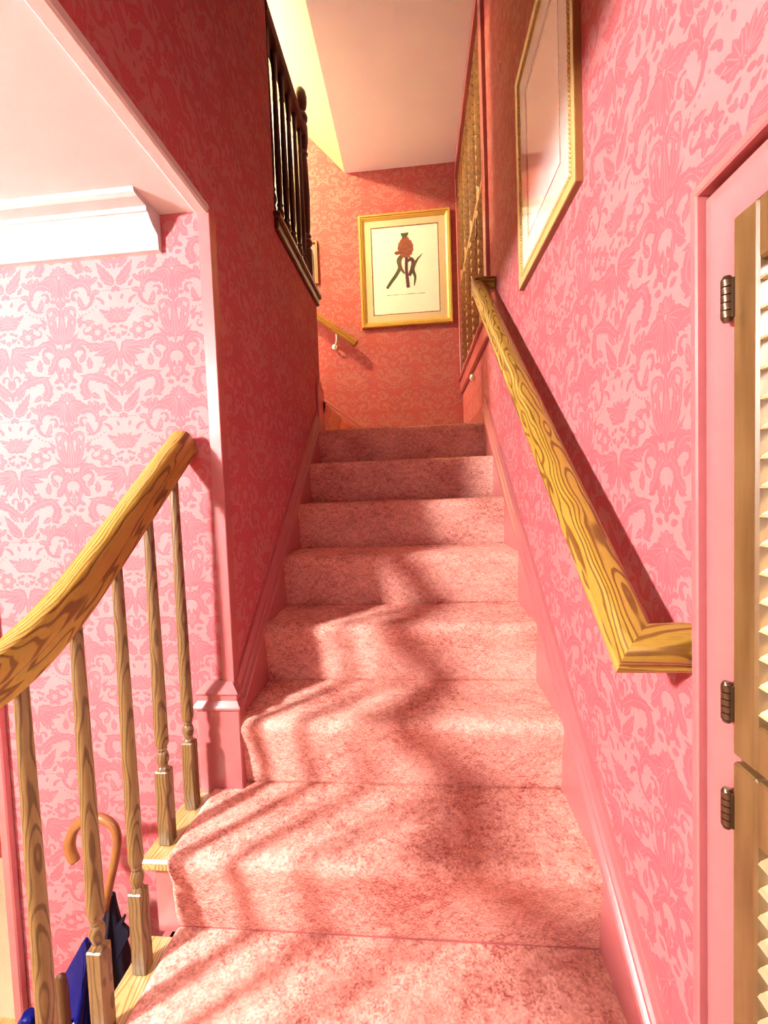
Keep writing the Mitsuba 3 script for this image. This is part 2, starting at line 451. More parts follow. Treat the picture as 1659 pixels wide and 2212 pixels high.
put('floor_hall', union([box(-2.9, XL - .012, -1.0, YEND, FLOOR2 - .03, FLOOR2), box(-2.9, XL - .8, YEND - .01, YB, FLOOR2 - .03, FLOOR2)]), 'carpet', kind='structure', label='carpeted floor of the upper hall', cat='floor')
put('ceiling_stairwell', box(-.49, XR + .05, .30, YB + .05, 4.19, 4.25), 'ceiling_white', kind='structure', label='flat white ceiling strip over the stairwell', cat='ceiling')


def slope(y0, y1, k, x1, t=.05):
    z1 = 4.19 + k*(-.49 - x1)
    v = np.array([[x, y, z + d] for d in (0, t) for y in (y0, y1) for x, z in ((-.488, 4.19), (x1, z1))])
    return trimesh.convex.convex_hull(v)


put('ceiling_sloped', slope(2.31, YB + .05, 1.10, -1.24), 'ceiling_cream', kind='structure', label='sloped cream ceiling rising left of the white ceiling strip', cat='ceiling')
put('ceiling_hall', union([slope(.30, 2.312, .66, -1.70), box(-2.9, -1.20, .3, YB + .05, 5.0, 5.06)]), 'hall_cream', kind='structure', label='lower sloped ceiling over the upper hall, towards the viewer', cat='ceiling')
put('wall_hall', union([box(-2.9, -.875, YB - .012, YB, FLOOR2, 5.0), box(-2.95, -2.85, .3, YB, FLOOR2, 5.05), box(-2.9, -.735, 2.40, 2.45, FLOOR2, 5.05)]), 'hall_cream', kind='structure',  # third box: unseen partition keeping the hall lamp off the right wall
    label='cream walls of the upper hall seen between the dark balusters, with an unseen partition shading the right wall', cat='wall')
# the room beyond the doorway
put('floor_beyond', box(-2.245, -1.341, YF - .005, 1.90, 0, .004), 'cream_cloth', kind='structure', label='cream floor beyond the doorway at the left', cat='floor')
put('wall_beyond', union([box(-4.0, -1.2, 1.90, 2.0, 0, CEIL1), box(-4.1, -4.0, YF + .1, 2.0, 0, CEIL1), box(-1.25, -1.15, YF + .1, 2.0, 0, CEIL1)]), 'dark_wall', kind='structure',
    label='dark red wall of the room beyond the doorway', cat='wall')
put('ceiling_beyond', box(-4.1, -1.15, YF + .1, 2.0, CEIL1, CEIL1 + .05), 'ceiling_plaster', kind='structure', label='ceiling of the room beyond the doorway', cat='ceiling')
# the closet behind the louvred doors
cl = cut(box(XR + .139, 1.35, -.6, .72, .55, 2.5), [box(XR + .139 - .01, 1.3, -.55, .67, .60, 2.42)])
put('wall_closet', cl, 'white_paint', kind='structure', label='white inside of the closet behind the louvred doors', cat='wall')

# unseen front door and windows: frosted panes placed to light both halls
d = thing('door_1', 'unseen white front door with a frosted glowing pane, lighting the entry hall from behind the viewer', 'door', kind='structure')
put('frame', cut(box(-2.9, -1.9, YR - .06, YR - .005, .05, 2.1), [box(-2.78, -2.02, YR - .2, YR + .1, .9, 1.98)]), 'white_paint', d)
put('pane', box(-2.78, -2.02, YR - .05, YR - .04, .9, 1.98), 'white_plastic', d, emitter={'type': 'area', 'radiance': {'type': 'rgb', 'value': list(UNSEEN_DAYLIGHT)}})
w = thing('window_3', 'unseen frosted window at the far end of the upper hall, placed to light the white ceiling strip', 'window', kind='structure')
put('pane', box(-2.849, -2.840, 2.60, 3.55, 2.95, 3.80), 'white_plastic', w, emitter={'type': 'area', 'radiance': {'type': 'rgb', 'value': list(UNSEEN_HALL_DAY)}})
put('window_frame', cut(box(-2.85, -2.82, 2.54, 3.61, 2.89, 3.86), [box(-3, -2.7, 2.60, 3.55, 2.95, 3.80)]), 'white_paint', w)
w = thing('window_2', 'unseen frosted window beside the front door, lighting the entry hall from behind the viewer', 'window', kind='structure')
put('window_frame', cut(box(-1.6, -.3, YR - .06, YR + .01, .5, 2.1), [box(-1.54, -.98, YR - .2, YR + .1, .56, 2.04), box(-.92, -.36, YR - .2, YR + .1, .56, 2.04)]), 'white_paint', w)
for x in (-1.54, -.92):
    put('pane', box(x, x + .56, YR - .05, YR - .04, .56, 2.04), 'white_plastic', w, emitter={'type': 'area', 'radiance': {'type': 'rgb', 'value': list(UNSEEN_DAYLIGHT)}})

# ------------------------------------------------------------------ trims
put('trim_1', union([box(XL - .030, XL + .006, YF - .008, YF + .004, 1.09, CEIL1 - .002, .002), box(XL - .004, XL + .006, YF - .008, YF + .032, 1.09, CEIL1 - .002, .002)]), 'pink_paint', kind='structure',
    label='narrow pink corner bead between the entry wall and the stairwell', cat='trim')
put('trim_2', box(XL - .036, XL + .003, .30, YF + .004, CEIL1 - .012, CEIL1 + .016, .005), 'ceiling_plaster', kind='structure', label='bead along the edge of the entry hall ceiling', cat='trim')
# crown moulding of the entry hall: profile (out of the wall, z)
cp = [(0, -.106), (.018, -.104), (.020, -.066), (.025, -.061), (.032, -.057), (.044, -.050), (.056, -.039), (.064, -.028), (.070, -.027), (.072, -.016), (.110, -.014), (.124, -.010), (.128, .0005), (0, .0005)]
for nm, a, b in (('trim_3', X0, -.698),):
    pts = np.array([(-q[0], q[1]) for q in cp])
    put(nm, sweep([(p[0], p[1]) for p in pts], [[b, YF + .001, CEIL1], [a, YF + .001, CEIL1]], (0, 1, 0)), 'white_paint', kind='structure', label='white crown moulding ending short of the stairwell corner', cat='crown moulding')
# casing of the doorway at the left
put('trim_4', union([box(-1.334, -1.300, YF - .016, YF, 0, 2.05, .004), box(-1.309, -1.293, YF - .026, YF, 0, 2.07, .004), box(-2.30, -1.293, YF - .016, YF, 2.05, 2.09, .004),
                     box(-2.30, -2.262, YF - .016, YF, 0, 2.05, .004), box(-1.340, -1.300, YF - .004, YF + .11, 0, 2.05)]), 'pink_paint', kind='structure', label='pink door casing at the far left of the entry wall', cat='door casing')
# casing of the louvred closet, mitred: profile (across from the opening, out of the wall)
prof = [(0, 0), (0, .004), (.005, .0055), (.009, .0085), (.015, .0140), (.022, .0202), (.027, .0228), (.033, .0232), (.038, .0210), (.043, .0150), (.0455, .0030), (.0500, .0030), (.0500, .024), (.053, .026), (.062, .026), (.064, .023), (.064, 0)]


def casing(y0, y1, z0, z1):
    """Three mitred lengths round an opening in the right wall; prof x runs away from the opening."""
    P = np.array(prof)
    rows = []
    for (y, z), (dy, dz) in (((y1, z0), (1, 0)), ((y1, z1), (1, 1)), ((y0, z1), (-1, 1)), ((y0, z0), (-1, 0))):
        rows.append(np.stack([XR - P[:, 1], y + P[:, 0]*dy, z + P[:, 0]*dz], 1))
    n, v, f = len(P), np.vstack(rows), []
    for i in range(3):
        for j in range(n):
            a, b = i*n + j, i*n + (j + 1) % n
            f += [[a, b, b + n], [a, b + n, a + n]]
    m = trimesh.Trimesh(v, np.array(f), process=False)
    return m


put('trim_5', casing(CL[0] - .004, CL[1] - .006, .74, 1.957), 'pink_paint', smooth=30, kind='structure', label='moulded pink casing round the louvred shutters', cat='door casing')
put('trim_14', box(XR - .032, XR + .12, CL[0] - .07, CL[1] + .06, .752, .782, .004), 'pink_paint', kind='structure', label='pink sill under the louvred shutters', cat='sill')
put('trim_6', union([box(XR + .013, XR + .06, CL[1] - .010, CL[1] + .004, .76, 1.957, .002), box(XR + .013, XR + .06, CL[0], CL[1], 1.950, 1.966, .002)]), 'pink_paint', kind='structure',
    label='pink jamb inside the closet casing', cat='door jamb')

# skirtings that climb with the stairs: profile (out from wall, above the riser line)
L = math.hypot(RUN, RISE)


def skirt(y0, y1, xw, side, h, nm, label):
    pr = [(0, -.25), (.018, -.25), (.018, h - .096), (.0245, h - .092), (.0285, h - .086), (.0295, h - .078), (.0270, h - .071), (.0200, h - .067), (.0165, h - .064), (.0165, h - .050), (.0215, h - .047),
          (.0235, h - .041), (.0215, h - .035), (.0150, h - .031), (.0115, h - .024), (.0105, h - .014), (.0130, h - .009), (.0100, h - .002), (0, h)]
    z = lambda y: .6 + (y - Y0)/RUN*RISE
    m = sweep([(side*a, b) for a, b in pr], [[xw, y0, 0], [xw, y1, 0]], (1, 0, 0))
    v = np.array(m.vertices)
    v[:, 2] += z(v[:, 1])
    return put(nm, trimesh.Trimesh(v, m.faces, process=False), 'pink_paint', smooth=30, kind='structure', label=label, cat='skirting')


skirt(.30, 2.60, XR + .001, -1, .350, 'trim_7', 'moulded pink skirting climbing the right wall beside the carpet')
skirt(YF + .004, 2.60, XL - .001, 1, .312, 'trim_8', 'moulded pink skirting climbing the left stair wall')


def level_skirt(path, lat, nm, label, h=.145, side=1):
    pr = [(0, 0), (.020*side, 0), (.020*side, h - .04), (.014*side, h - .03), (.016*side, h - .016), (.008*side, h - .004), (0, h)]
    put(nm, sweep(pr, path, lat), 'pink_paint', kind='structure', label=label, cat='skirting')


level_skirt([[XR + .001, 2.60, 2.0], [XR + .001, YB, 2.0]], (1, 0, 0), 'trim_9', 'pink skirting of the landing along the right wall', .115, -1)
level_skirt([[XR, YB + .001, 2.0], [-.50, YB + .001, 2.0]], (0, 1, 0), 'trim_10', 'pink skirting along the foot of the back wall', .16, -1)
pr = [(-.020, -.22), (-.020, .115), (-.014, .125), (-.016, .140), (-.008, .152), (0, .158), (0, -.22)]
put('trim_11', sweep(pr, [[-.46, YB + .001, 2.02], [-1.36, YB + .001, 2.02 + .9*RISE/RUN]], (0, 1, 0)), 'pink_paint', kind='structure', label='skirting climbing left along the back wall', cat='skirting')
# block at the foot of the wall corner, and the plainer one at the far end of the stair wall


def wedge(x0, x1, yb, y0, z0, y1, z1):
    """A cap whose front slopes from (y0, z0) back to (y1, z1)."""
    return trimesh.convex.convex_hull(np.array([[x + (s_*(y1 - y0) if q else 0), y, z] for x, s_ in ((x0, 1), (x1, -1)) for q, y, z in ((0, yb, z0), (0, y0, z0), (1, yb, z1), (1, y1, z1))]))


put('trim_12', union([box(-.660, -.530, YF - .030, YF + .012, .765, 1.045, .003), box(-.668, -.524, YF - .040, YF + .014, 1.036, 1.044, .002), wedge(-.668, -.524, YF + .012, YF - .040, 1.044, YF - .028, 1.060),
                      box(-.655, -.537, YF - .026, YF + .012, 1.056, 1.080, .002), box(-.660, -.532, YF - .033, YF + .012, 1.078, 1.084, .002), wedge(-.660, -.532, YF + .012, YF - .033, 1.084, YF - .006, 1.112)]), 'pink_paint', kind='structure',
    label='moulded pink plinth block at the foot of the wall corner', cat='plinth block')
put('trim_13', union([box(XL - .095, XL + .016, 2.62, YEND + .030, 1.95, 2.27, .004), box(XL - .095, XL + .012, 2.66, YEND + .018, 2.268, 2.315, .012)]), 'pink_paint', kind='structure',
    label='plinth block at the far end of the stair wall', cat='plinth block')

# ------------------------------------------------------------------ stairs
st = thing('staircase', 'wooden staircase under the pink carpet, oak tread ends at the open side', 'staircase')
for k in (-2, -1, 0, 1):
    tr = box(-.694, XR - .006, foot(k) - .030, foot(k + 1) - .012, top(k) - .042, top(k) - .014, .006)
    put('tread', tr, 'oak_tread', st)
    put('riser_board', box(-.668, XR - .006, foot(k) - .004, foot(k) + .016, top(k - 1) - .014, top(k) - .043), 'pink_paint', st)
sb = []
for k in (-2, -1, 0, 1):
    sb.append(box(-.672, -.652, foot(k), YF - .001, top(k - 1) - .015, top(k) - .043))
put('stringer', union(sb), 'pink_paint', st)
for k in range(2, 8):
    put('step', box(XL + .001, XR - .006, foot(k) + .006, YB - .002 if k == 7 else foot(k + 1) + .02, top(k) - RISE - .02, top(k) - .014), 'oak_tread', st)
for j in range(4):
    x = -.56 - j*RUN
    put('step', box(x - .006, x - RUN - .02, YEND, YB, 2.0 + RISE*j - .02, 2.0 + RISE*(j + 1) - .014), 'oak_tread', st)

# carpet: one sheet per step, its tufts modelled
NOSE = np.array([(0.000, -.004), (-.006, .010), (-.013, .060), (-.020, .115), (-.0285, .150), (-.0335, .170), (-.0315, .186), (-.022, .1965), (-.006, .2005), (.03, .2), (.10, .1985), (.18, .199), (RUN + .004, .2)])


def cover(prof, xa, xb, res, origin, ax, open_left=False, amp=.0028):
    """A carpet sheet: prof (run, rise) swept across from xa to xb at the origin; ax turns (across, run, up) into the world."""
    p = spline(prof, 24)
    s = np.r_[0, np.cumsum(np.linalg.norm(np.diff(p, axis=0), axis=1))]
    q = np.linspace(0, s[-1], int(s[-1]/res) + 1)
    p = np.stack([np.interp(q, s, p[:, i]) for i in (0, 1)], 1)
    t = np.gradient(p, axis=0)
    t /= np.linalg.norm(t, axis=1, keepdims=True)
    nr = np.stack([-t[:, 1], t[:, 0]], 1)
    x = np.linspace(xa, xb, int((xb - xa)/res) + 1)
    drop = np.zeros_like(x)
    if open_left:
        e = np.clip(1 - (x - xa)/.020, 0, 1)
        drop = .016*(1 - np.sqrt(np.maximum(1 - e*e, 0)))
    V = np.zeros((len(p), len(x), 3))
    V[..., 0] = x
    V[..., 1:] = p[:, None]
    N = np.zeros_like(V)
    N[..., 1:] = nr[:, None]
    if open_left:
        N[..., 0] -= (np.clip(1 - (x - xa)/.020, 0, 1)**2*1.2)
        N /= np.linalg.norm(N, axis=-1, keepdims=True)
        V[..., 1:] -= nr[:, None]*drop[None, :, None]
    V = V + np.asarray(origin)
    d = meshkit.noise(V/.0062, 3)*amp + meshkit.noise(V/.0033, 5)*amp*.5 + (meshkit.fbm(V/.055, 2, 9) - .5)*.006
    fade = np.minimum(1, np.minimum(np.arange(len(p)), np.arange(len(p))[::-1])/4)[:, None]
    V = V + N*(d*fade - .0015)[..., None]
    W = V.reshape(-1, 3)
    if ax:
        W = ax(W)
    a, b = len(p), len(x)
    i, j = np.meshgrid(np.arange(a - 1), np.arange(b - 1), indexing='ij')
    c = i*b + j
    f = np.stack([c, c + 1, c + b + 1, c + b], -1).reshape(-1, 4)
    return trimesh.Trimesh(W, np.vstack([f[:, [0, 1, 2]], f[:, [0, 2, 3]]]), process=False)


sc = thing('stair_carpet', 'dusty pink cut pile carpet running up the stairs and landing', 'carpet')
for k in range(-2, 8):
    pr = NOSE.copy()
    if k == 7:
        pr = np.vstack([NOSE[:10], [(.2, .199), (.5, .2), (.9, .2), (YB - foot(7), .2)]])
    wide = k < 2
    res = {-2: .02, -1: .02, 0: .0034, 1: .0034, 2: .0036, 3: .0042, 4: .0048, 5: .0056, 6: .006, 7: .0075}[k]
    xa = -.626 if wide else XSL - .004
    if k == 2:
        xa = XSL - .012
    put('step_cover', cover(pr, xa, XS + .004 if k < 7 else XS + .018, res, (0, foot(k), top(k - 1)), None, wide), 'carpet', sc, smooth=True)
up = thing('stair_carpet', 'carpet of the short upper flight turning left at the head of the stairs', 'carpet')
for j in range(4):
    def turn(W, j=j):
        return np.stack([-.56 - j*RUN - W[:, 1], W[:, 0], 2.0 + RISE*j + W[:, 2]], 1)
    put('step_cover', cover(NOSE, YEND + .002, YB - .020, .008, (0, 0, 0), turn), 'carpet', up, smooth=True)

# ------------------------------------------------------------------ oak rails
RAIL = np.array([(-.020, 0), (.020, 0), (.0215, .006), (.029, .010), (.030, .018), (.0265, .023), (.0265, .029), (.030, .034), (.0305, .044), (.027, .056), (.019, .0635), (.008, .066)])
RAIL = np.vstack([RAIL, RAIL[2:][::-1]*[-1, 1]])
RZ = lambda y: 1.363 + .767*(y - .70)
g = thing('wall_handrail', 'long straight golden oak handrail on the right wall, mitred at its foot', 'handrail')
XC, YT = .310, 2.245
cs, sn = 1/math.hypot(1, .767), .767/math.hypot(1, .767)
prs = RAIL*[1.0, .95]
P0 = np.array([.280, .700, 1.363])
cutn = np.array([-1.0, cs, sn])/math.sqrt(2)
r = man(sweep(prs, [[XC, .55, RZ(.55)], [XC, YT + .1, RZ(YT + .1)]], (1, 0, 0)))
r = r.trim_by_plane(tuple(cutn), float(cutn @ P0)).trim_by_plane((0, -1, 0), -YT)
put('rail', tm(r), 'oak_slope', g, smooth=35)
tilt = np.stack([prs[:, 0]*cs - prs[:, 1]*sn, prs[:, 0]*sn + prs[:, 1]*cs], 1)
q = man(sweep(tilt, [[XR, P0[1] + .030*cs, P0[2] + .030*sn], [.22, P0[1] + .030*cs, P0[2] + .030*sn]], (0, 1, 0))).trim_by_plane(tuple(-cutn), float(-cutn @ P0))
put('return_end', tm(q), 'oak_across', g, smooth=35)
put('top_return', box(XC - .02, XR, YT - .045, YT + .012, RZ(YT) + .004, RZ(YT) + .062, .008), 'oak_across', g)

g = thing('stair_balustrade', 'oak balustrade with turned balusters curving down the open left side of the stairs', 'balustrade')
XB = -.653
BIG = RAIL*[1.0, 1.20]
path = spline([(.20, 1.352), (.45, 1.353), (.60, 1.360), (.70, 1.385), (.80, 1.436), (.90, 1.505), (1.00, 1.579), (1.15, 1.690), (1.288, 1.792)], 8)
path = np.c_[np.full(len(path), XB), path[:, 0], path[:, 1] - .018]
put('handrail', sweep(BIG, path, (1, 0, 0)), 'oak_slope', g, smooth=35)


def baluster(x, y, z0, z1, mat, sq=.0165, zsq=.19, k=1.0, n=16):
    a = box(x - sq, x + sq, y - sq, y + sq, z0, z0 + zsq, .003)
    z = z0 + zsq
    h = z1 - z
    pr = [(0, -.004), (sq*.95, -.004), (sq*.80, .004), (sq*.62, .008), (sq*.66, .012), (sq*.86, .022), (sq*.92, .030), (sq*.80, .040), (sq*.60, .046), (sq*.66, .050), (sq*.74, .052), (sq*.66, .056), (sq*.78, .060),
          (sq*.98, .068), (sq*.98, .080), (sq*.95, .14), (sq*.88, h*.45), (sq*.66, h), (0, h)]
    b = lathe([(r_*k, zz) for r_, zz in pr], n, (x, y, z))
    return cat([a, b])


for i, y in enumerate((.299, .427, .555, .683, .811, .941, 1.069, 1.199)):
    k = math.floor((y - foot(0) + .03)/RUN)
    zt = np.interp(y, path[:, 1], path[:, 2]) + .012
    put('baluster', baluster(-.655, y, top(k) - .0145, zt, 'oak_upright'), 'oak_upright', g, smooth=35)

g = thing('wall_handrail', 'short oak handrail on the back wall rising to the left', 'handrail')
HR = lambda x: 2.800 + .767*(-.46 - x)
put('rail', sweep(RAIL*[1, .82], [[-.46, YB - .085, HR(-.46)], [-1.55, YB - .085, HR(-1.55)]], (0, 1, 0)), 'oak_hall', g, smooth=35)
for x in (-.60, -1.30):
    b = put('bracket', tube(spline([(x - .03, YB - .004, HR(x) - .075), (x - .02, YB - .045, HR(x) - .080), (x, YB - .078, HR(x) - .045), (x, YB - .085, HR(x) + .004)], 6), .0065, 10), 'white_plastic', g, smooth=40)
    c = lathe([(0, 0), (.024, 0), (.022, .008), (.014, .013), (0, .014)], 20)
    c.apply_transform(trimesh.transformations.rotation_matrix(math.pi/2, [1, 0, 0]))
    c.apply_translation((x - .03, YB, HR(x) - .075))
    put('plate', c, 'white_plastic', b, smooth=40)

g = thing('hall_balustrade', 'dark wood balustrade with a ball topped newel post along the upper hall', 'balustrade')
XH = -.578
dark = [(-.026, 0), (.026, 0), (.032, .012), (.028, .022), (.033, .034), (.028, .052), (.014, .062), (-.014, .062), (-.028, .052), (-.033, .034), (-.028, .022), (-.032, .012)]
put('handrail', sweep(dark, [[XH, 1.955, 3.630], [XH, 2.66, 3.630]], (1, 0, 0)), 'dark_wood', g, smooth=35)
put('base_rail', union([box(XL - .06, XL + .028, 1.935, 2.790, FLOOR2 - .002, FLOOR2 + .030, .008), box(XL - .02, XL + .016, 1.945, 2.775, FLOOR2 - .045, FLOOR2, .006)]), 'dark_wood', g)
for y in (2.015, 2.130, 2.245, 2.360, 2.475, 2.580):
    zb = FLOOR2 + .028
    h = 3.635 - zb
    pr = [(0, 0), (.014, 0), (.014, .06), (.010, .068), (.017, .085), (.0185, .10), (.011, .125), (.016, .135), (.011, .145), (.0135, .18), (.0150, .30), (.0125, h*.62), (.010, h - .13), (.013, h - .12), (.010, h - .11),
          (.0135, h - .06), (.0135, h), (0, h)]
    put('baluster', lathe(pr, 14, (XH, y, zb)), 'dark_wood', g, smooth=35)
nw = put('newel', cat([box(XH - .034, XH + .034, 2.655 - .034, 2.655 + .034, FLOOR2 + .028, 3.02, .005),
                       lathe([(0, 0), (.034, 0), (.026, .012), (.020, .02), (.032, .035), (.034, .05), (.022, .072), (.030, .082), (.022, .092), (.026, .14), (.030, .30), (.026, .48), (.022, .52), (.031, .53), (.024, .545), (.030, .575),
                              (.034, .60), (.034, .68), (.026, .70), (.022, .71), (0, .71)], 20, (XH, 2.655, 3.02))]), 'dark_wood', g, smooth=35)
put('finial', lathe([(0, 0), (.020, 0), (.034, .018), (.037, .036), (.030, .055), (.018, .064), (.018, .072), (.030, .085), (.036, .110), (.037, .140), (.030, .172), (.016, .192), (0, .197)], 20, (XH, 2.655, 3.715)), 'dark_wood', nw, smooth=True)

# ------------------------------------------------------------------ louvred shutters on the right
SLAT = {}


def slat_mesh(w, depth, t=.0070):
    """A louvre: lens section, length w along y, centred."""
    a = np.linspace(0, 2*np.pi, 8, endpoint=False)
    sec = np.stack([np.cos(a)*depth/2, np.sin(a)*t/2], 1)
    return sweep(sec, [[0, -w/2, 0], [0, w/2, 0]], (1, 0, 0))


def louvred(name, label, y0, y1, z0, z1, xf, thick, stile, rails, pitch, tilt, wood, slatm, cat_, group=None, depth=.036):
    t = thing(name, label, cat_, group)
    for a, b in ((y0, y0 + stile), (y1 - stile, y1)):
        put('stile', box(xf, xf + thick, a, b, z0, z1, .003), wood, t)
    zs = [z0] + [r_[0] for r_ in rails] + [z1]
    for a, b in rails:
        put('rail', box(xf + .001, xf + thick - .001, y0 + stile - .001, y1 - stile + .001, a, b, .003), wood, t)
    spans = [(rails[i][1], rails[i + 1][0]) for i in range(len(rails) - 1)]
    w = y1 - y0 - 2*stile + .006
    d = mikit.ply(slat_mesh(w, depth), slatm, smooth=40)
    for a, b in spans:
        n = int((b - a)/pitch)
        for i in range(n):
            z = a + (i + .5)*(b - a)/n
            put('slat', {**d, 'to_world': T().translate([xf + thick/2, (y0 + y1)/2, z]).rotate([0, 1, 0], tilt)}, None, t)
    return t


def hinge(parent, y, x, z0, z1):
    put('hinge', cat([lathe([(0, i*(z1 - z0)/5 + .0006), (.0062, i*(z1 - z0)/5 + .0006), (.0062, (i + 1)*(z1 - z0)/5 - .0006), (0, (i + 1)*(z1 - z0)/5 - .0006)], 12, (x, y, z0)) for i in range(5)]
        + [lathe([(0, -.004), (.004, -.004), (.006, 0), (0, 0)], 12, (x, y, z0)), lathe([(0, 0), (.006, 0), (.004, .004), (0, .004)], 12, (x, y, z1)),
           box(x + .001, x + .004, y - .008, y + .008, z0, z1)]), 'bronze', parent, smooth=35)


XD = XR - .016
t = louvred('louvred_shutter', 'upper golden wood louvred shutter door hinged to the pink casing at the right edge', .012, .591, 1.312, 1.950, XD, .028, .040, [(1.312, 1.368), (1.884, 1.950)], .0305, -22, 'door_wood', 'slat_wood', 'shutter', None, .025)
hinge(t, .5945, XD - .004, 1.837, 1.882)
hinge(t, .5945, XD - .004, 1.354, 1.397)
t = louvred('louvred_shutter', 'lower golden wood louvred shutter door under the joint at the right edge', .012, .591, .790, 1.304, XD, .028, .040, [(.790, .870), (1.225, 1.304)], .0305, -22, 'door_wood', 'slat_wood', 'shutter', None, .025)
hinge(t, .5945, XD - .004, 1.219, 1.262)
hinge(t, .5945, XD - .004, .850, .893)

# ------------------------------------------------------------------ shuttered window high on the right wall
w = thing('window_1', 'window high on the right wall with louvred wooden shutters and pink casing', 'window', kind='structure')
put('window_frame', union([box(XR - .019, XR + .01, 2.362, 2.440, 2.40, 4.15, .003), box(XR - .019, XR + .01, 3.762, 3.797, 2.40, 4.15, .003), box(XR - .019, XR + .01, 2.362, 3.797, 4.085, 4.15, .003),
                           box(XR + .001, XR + .11, 2.425, 2.440, 2.5, 4.1), box(XR + .001, XR + .11, 3.762, 3.777, 2.5, 4.1)]), 'pink_paint', w)
put('window_sill', box(XR - .034, XR + .10, 2.345, 3.797, 2.492, 2.517, .004), 'pink_paint', w)
put('apron', box(XR - .020, XR + .004, 2.365, 3.797, 2.400, 2.494, .006), 'pink_paint', w)
put('pane', box(XR + .094, XR + .098, 2.44, 3.76, 2.517, 4.09), 'pane_glass', w)
for i in range(4):
    a = 2.442 + i*.330
    t = louvred('window_shutter', ('golden wood louvred shutter panel nearest to the viewer', 'second louvred shutter panel from the near casing, latch at its rail', 'third louvred shutter panel from the near casing',
                'louvred shutter panel nearest to the back wall')[i], a, a + .328, 2.520, 4.080, XR + .004, .024, .040, [(2.520, 2.590), (3.215, 3.300), (4.01, 4.080)], .052, 30, 'lamplit_shutter_wood', 'lamplit_shutter_wood',
                'shutter', 'shutters of the high window', .056)
    if i == 1:
        put('latch', cat([box(XR - .004, XR + .006, a + .004, a + .030, 3.13, 3.145, .002), box(XR - .006, XR + .006, a + .012, a + .020, 3.09, 3.19, .002), tube([[XR - .004, a + .016, 3.10], [XR - .012, a + .016, 3.07]], .004, 8)]), 'bronze', t)
# knob below the window
b = trimesh.creation.icosphere(subdivisions=2, radius=.019)
b.apply_scale([.8, 1, 1.15])
b.apply_translation((XR - .016, 3.06, 2.352))
k = thing('wall_bumper', 'small round white bumper on the right wall below the shuttered window', 'wall bumper')
put('ball', b, 'white_plastic', k, smooth=True)
put('stem', tube([[XR, 3.06, 2.352], [XR - .010, 3.06, 2.352]], .006, 10), 'white_plastic', k)


# ------------------------------------------------------------------ framed prints
def frame_mesh(w, h, prof):
    """A mitred frame in the xz plane facing -y, outer size w x h, centred; prof: (in from the outer edge, out of the wall)."""
    P = np.array(prof, float)
    rows = []
    for sx, sz in ((-1, -1), (1, -1), (1, 1), (-1, 1)):
        rows.append(np.stack([sx*(w/2 - P[:, 0]), -P[:, 1], sz*(h/2 - P[:, 0])], 1))
    n, f = len(P), []
    for i in range(4):
        for j in range(n):
            a, b, c, d_ = i*n + j, i*n + (j + 1) % n, ((i + 1) % 4)*n + j, ((i + 1) % 4)*n + (j + 1) % n
            f += [[a, b, d_], [a, d_, c]]
    m = trimesh.Trimesh(np.vstack(rows), np.array(f), process=False)
    if m.volume < 0:
        m.invert()
    return m


def ring(w, h, b, y0, y1):
    return cut(box(-w/2, w/2, y0, y1, -h/2, h/2), [box(-w/2 + b, w/2 - b, -1, 1, -h/2 + b, h/2 - b)])


def place(m, to):
    m = m.copy()
    m.apply_transform(to)
    return m


def to_back(x, z):
    a = np.eye(4)
    a[:3, 3] = (x, YB, z)
    return a


def to_right(y, z):
    a = trimesh.transformations.rotation_matrix(-math.pi/2, [0, 0, 1])      # -y face turns to -x
    a[:3, 3] = (XR, y, z)
    return a


# botanical print on the back wall
A = to_back(-.0345, 3.398)
g = thing('framed_picture', 'gold framed botanical print of a red flower head on the back wall', 'picture')
W, H = .725, .877
put('frame', place(frame_mesh(W, H, [(0, 0), (0, .026), (.004, .030), (.016, .030), (.020, .024), (.026, .024), (.034, .018), (.042, .014), (.044, .008), (.044, 0)]), A), 'frame_gold', g, smooth=25)
put('backing', place(box(-W/2 + .03, W/2 - .03, -.004, -.001, -H/2 + .03, H/2 - .03), A), 'paper', g)
put('mat', place(ring(W - .07, H - .07, .060, -.0085, -.0045), A), 'mat_cream', g, label='cream mat board')
put('mat_liner', place(ring(W - .182, H - .182, .010, -.0075, -.0042), A), 'mat_line', g, label='dark line inside the mat')
pm = put('print', place(box(-W/2 + .09, W/2 - .09, -.0047, -.0040, -H/2 + .09, H/2 - .09), A), 'paper', g, label='white print sheet')


def ink(name, poly, mat, z=.0052, label=None):
    for p in getattr(poly, 'geoms', [poly]):
        m = extrude(p, .0004)
        v = np.array(m.vertices)
        m = trimesh.Trimesh(np.stack([v[:, 0], -(z + v[:, 2]), v[:, 1]], 1), m.faces[:, ::-1], process=False)
        put(name, place(m, A), mat, pm, label=label)


def ribbon(pts, w0, w1, n=10, bulge=.010):
    p = spline(pts, n)
    t = np.gradient(p, axis=0)
    t /= np.linalg.norm(t, axis=1, keepdims=True)
    nn = np.stack([-t[:, 1], t[:, 0]], 1)
    s = np.linspace(0, 1, len(p))[:, None]
    w_ = (w0 + (w1 - w0)*s + bulge*4*s*(1 - s))/2
    return sg.Polygon(np.vstack([p + nn*w_, (p - nn*w_)[::-1]])).buffer(0)


def blob(cx, cy, rx, ry, n=11, amp=.10, ph=0.0):
    a = np.linspace(0, 2*np.pi, 66, endpoint=False)
    r_ = 1 + amp*np.abs(np.sin(a*n/2 + ph))
    return sg.Polygon(np.stack([cx + rx*r_*np.cos(a), cy + ry*r_*np.sin(a)], 1)).buffer(0)


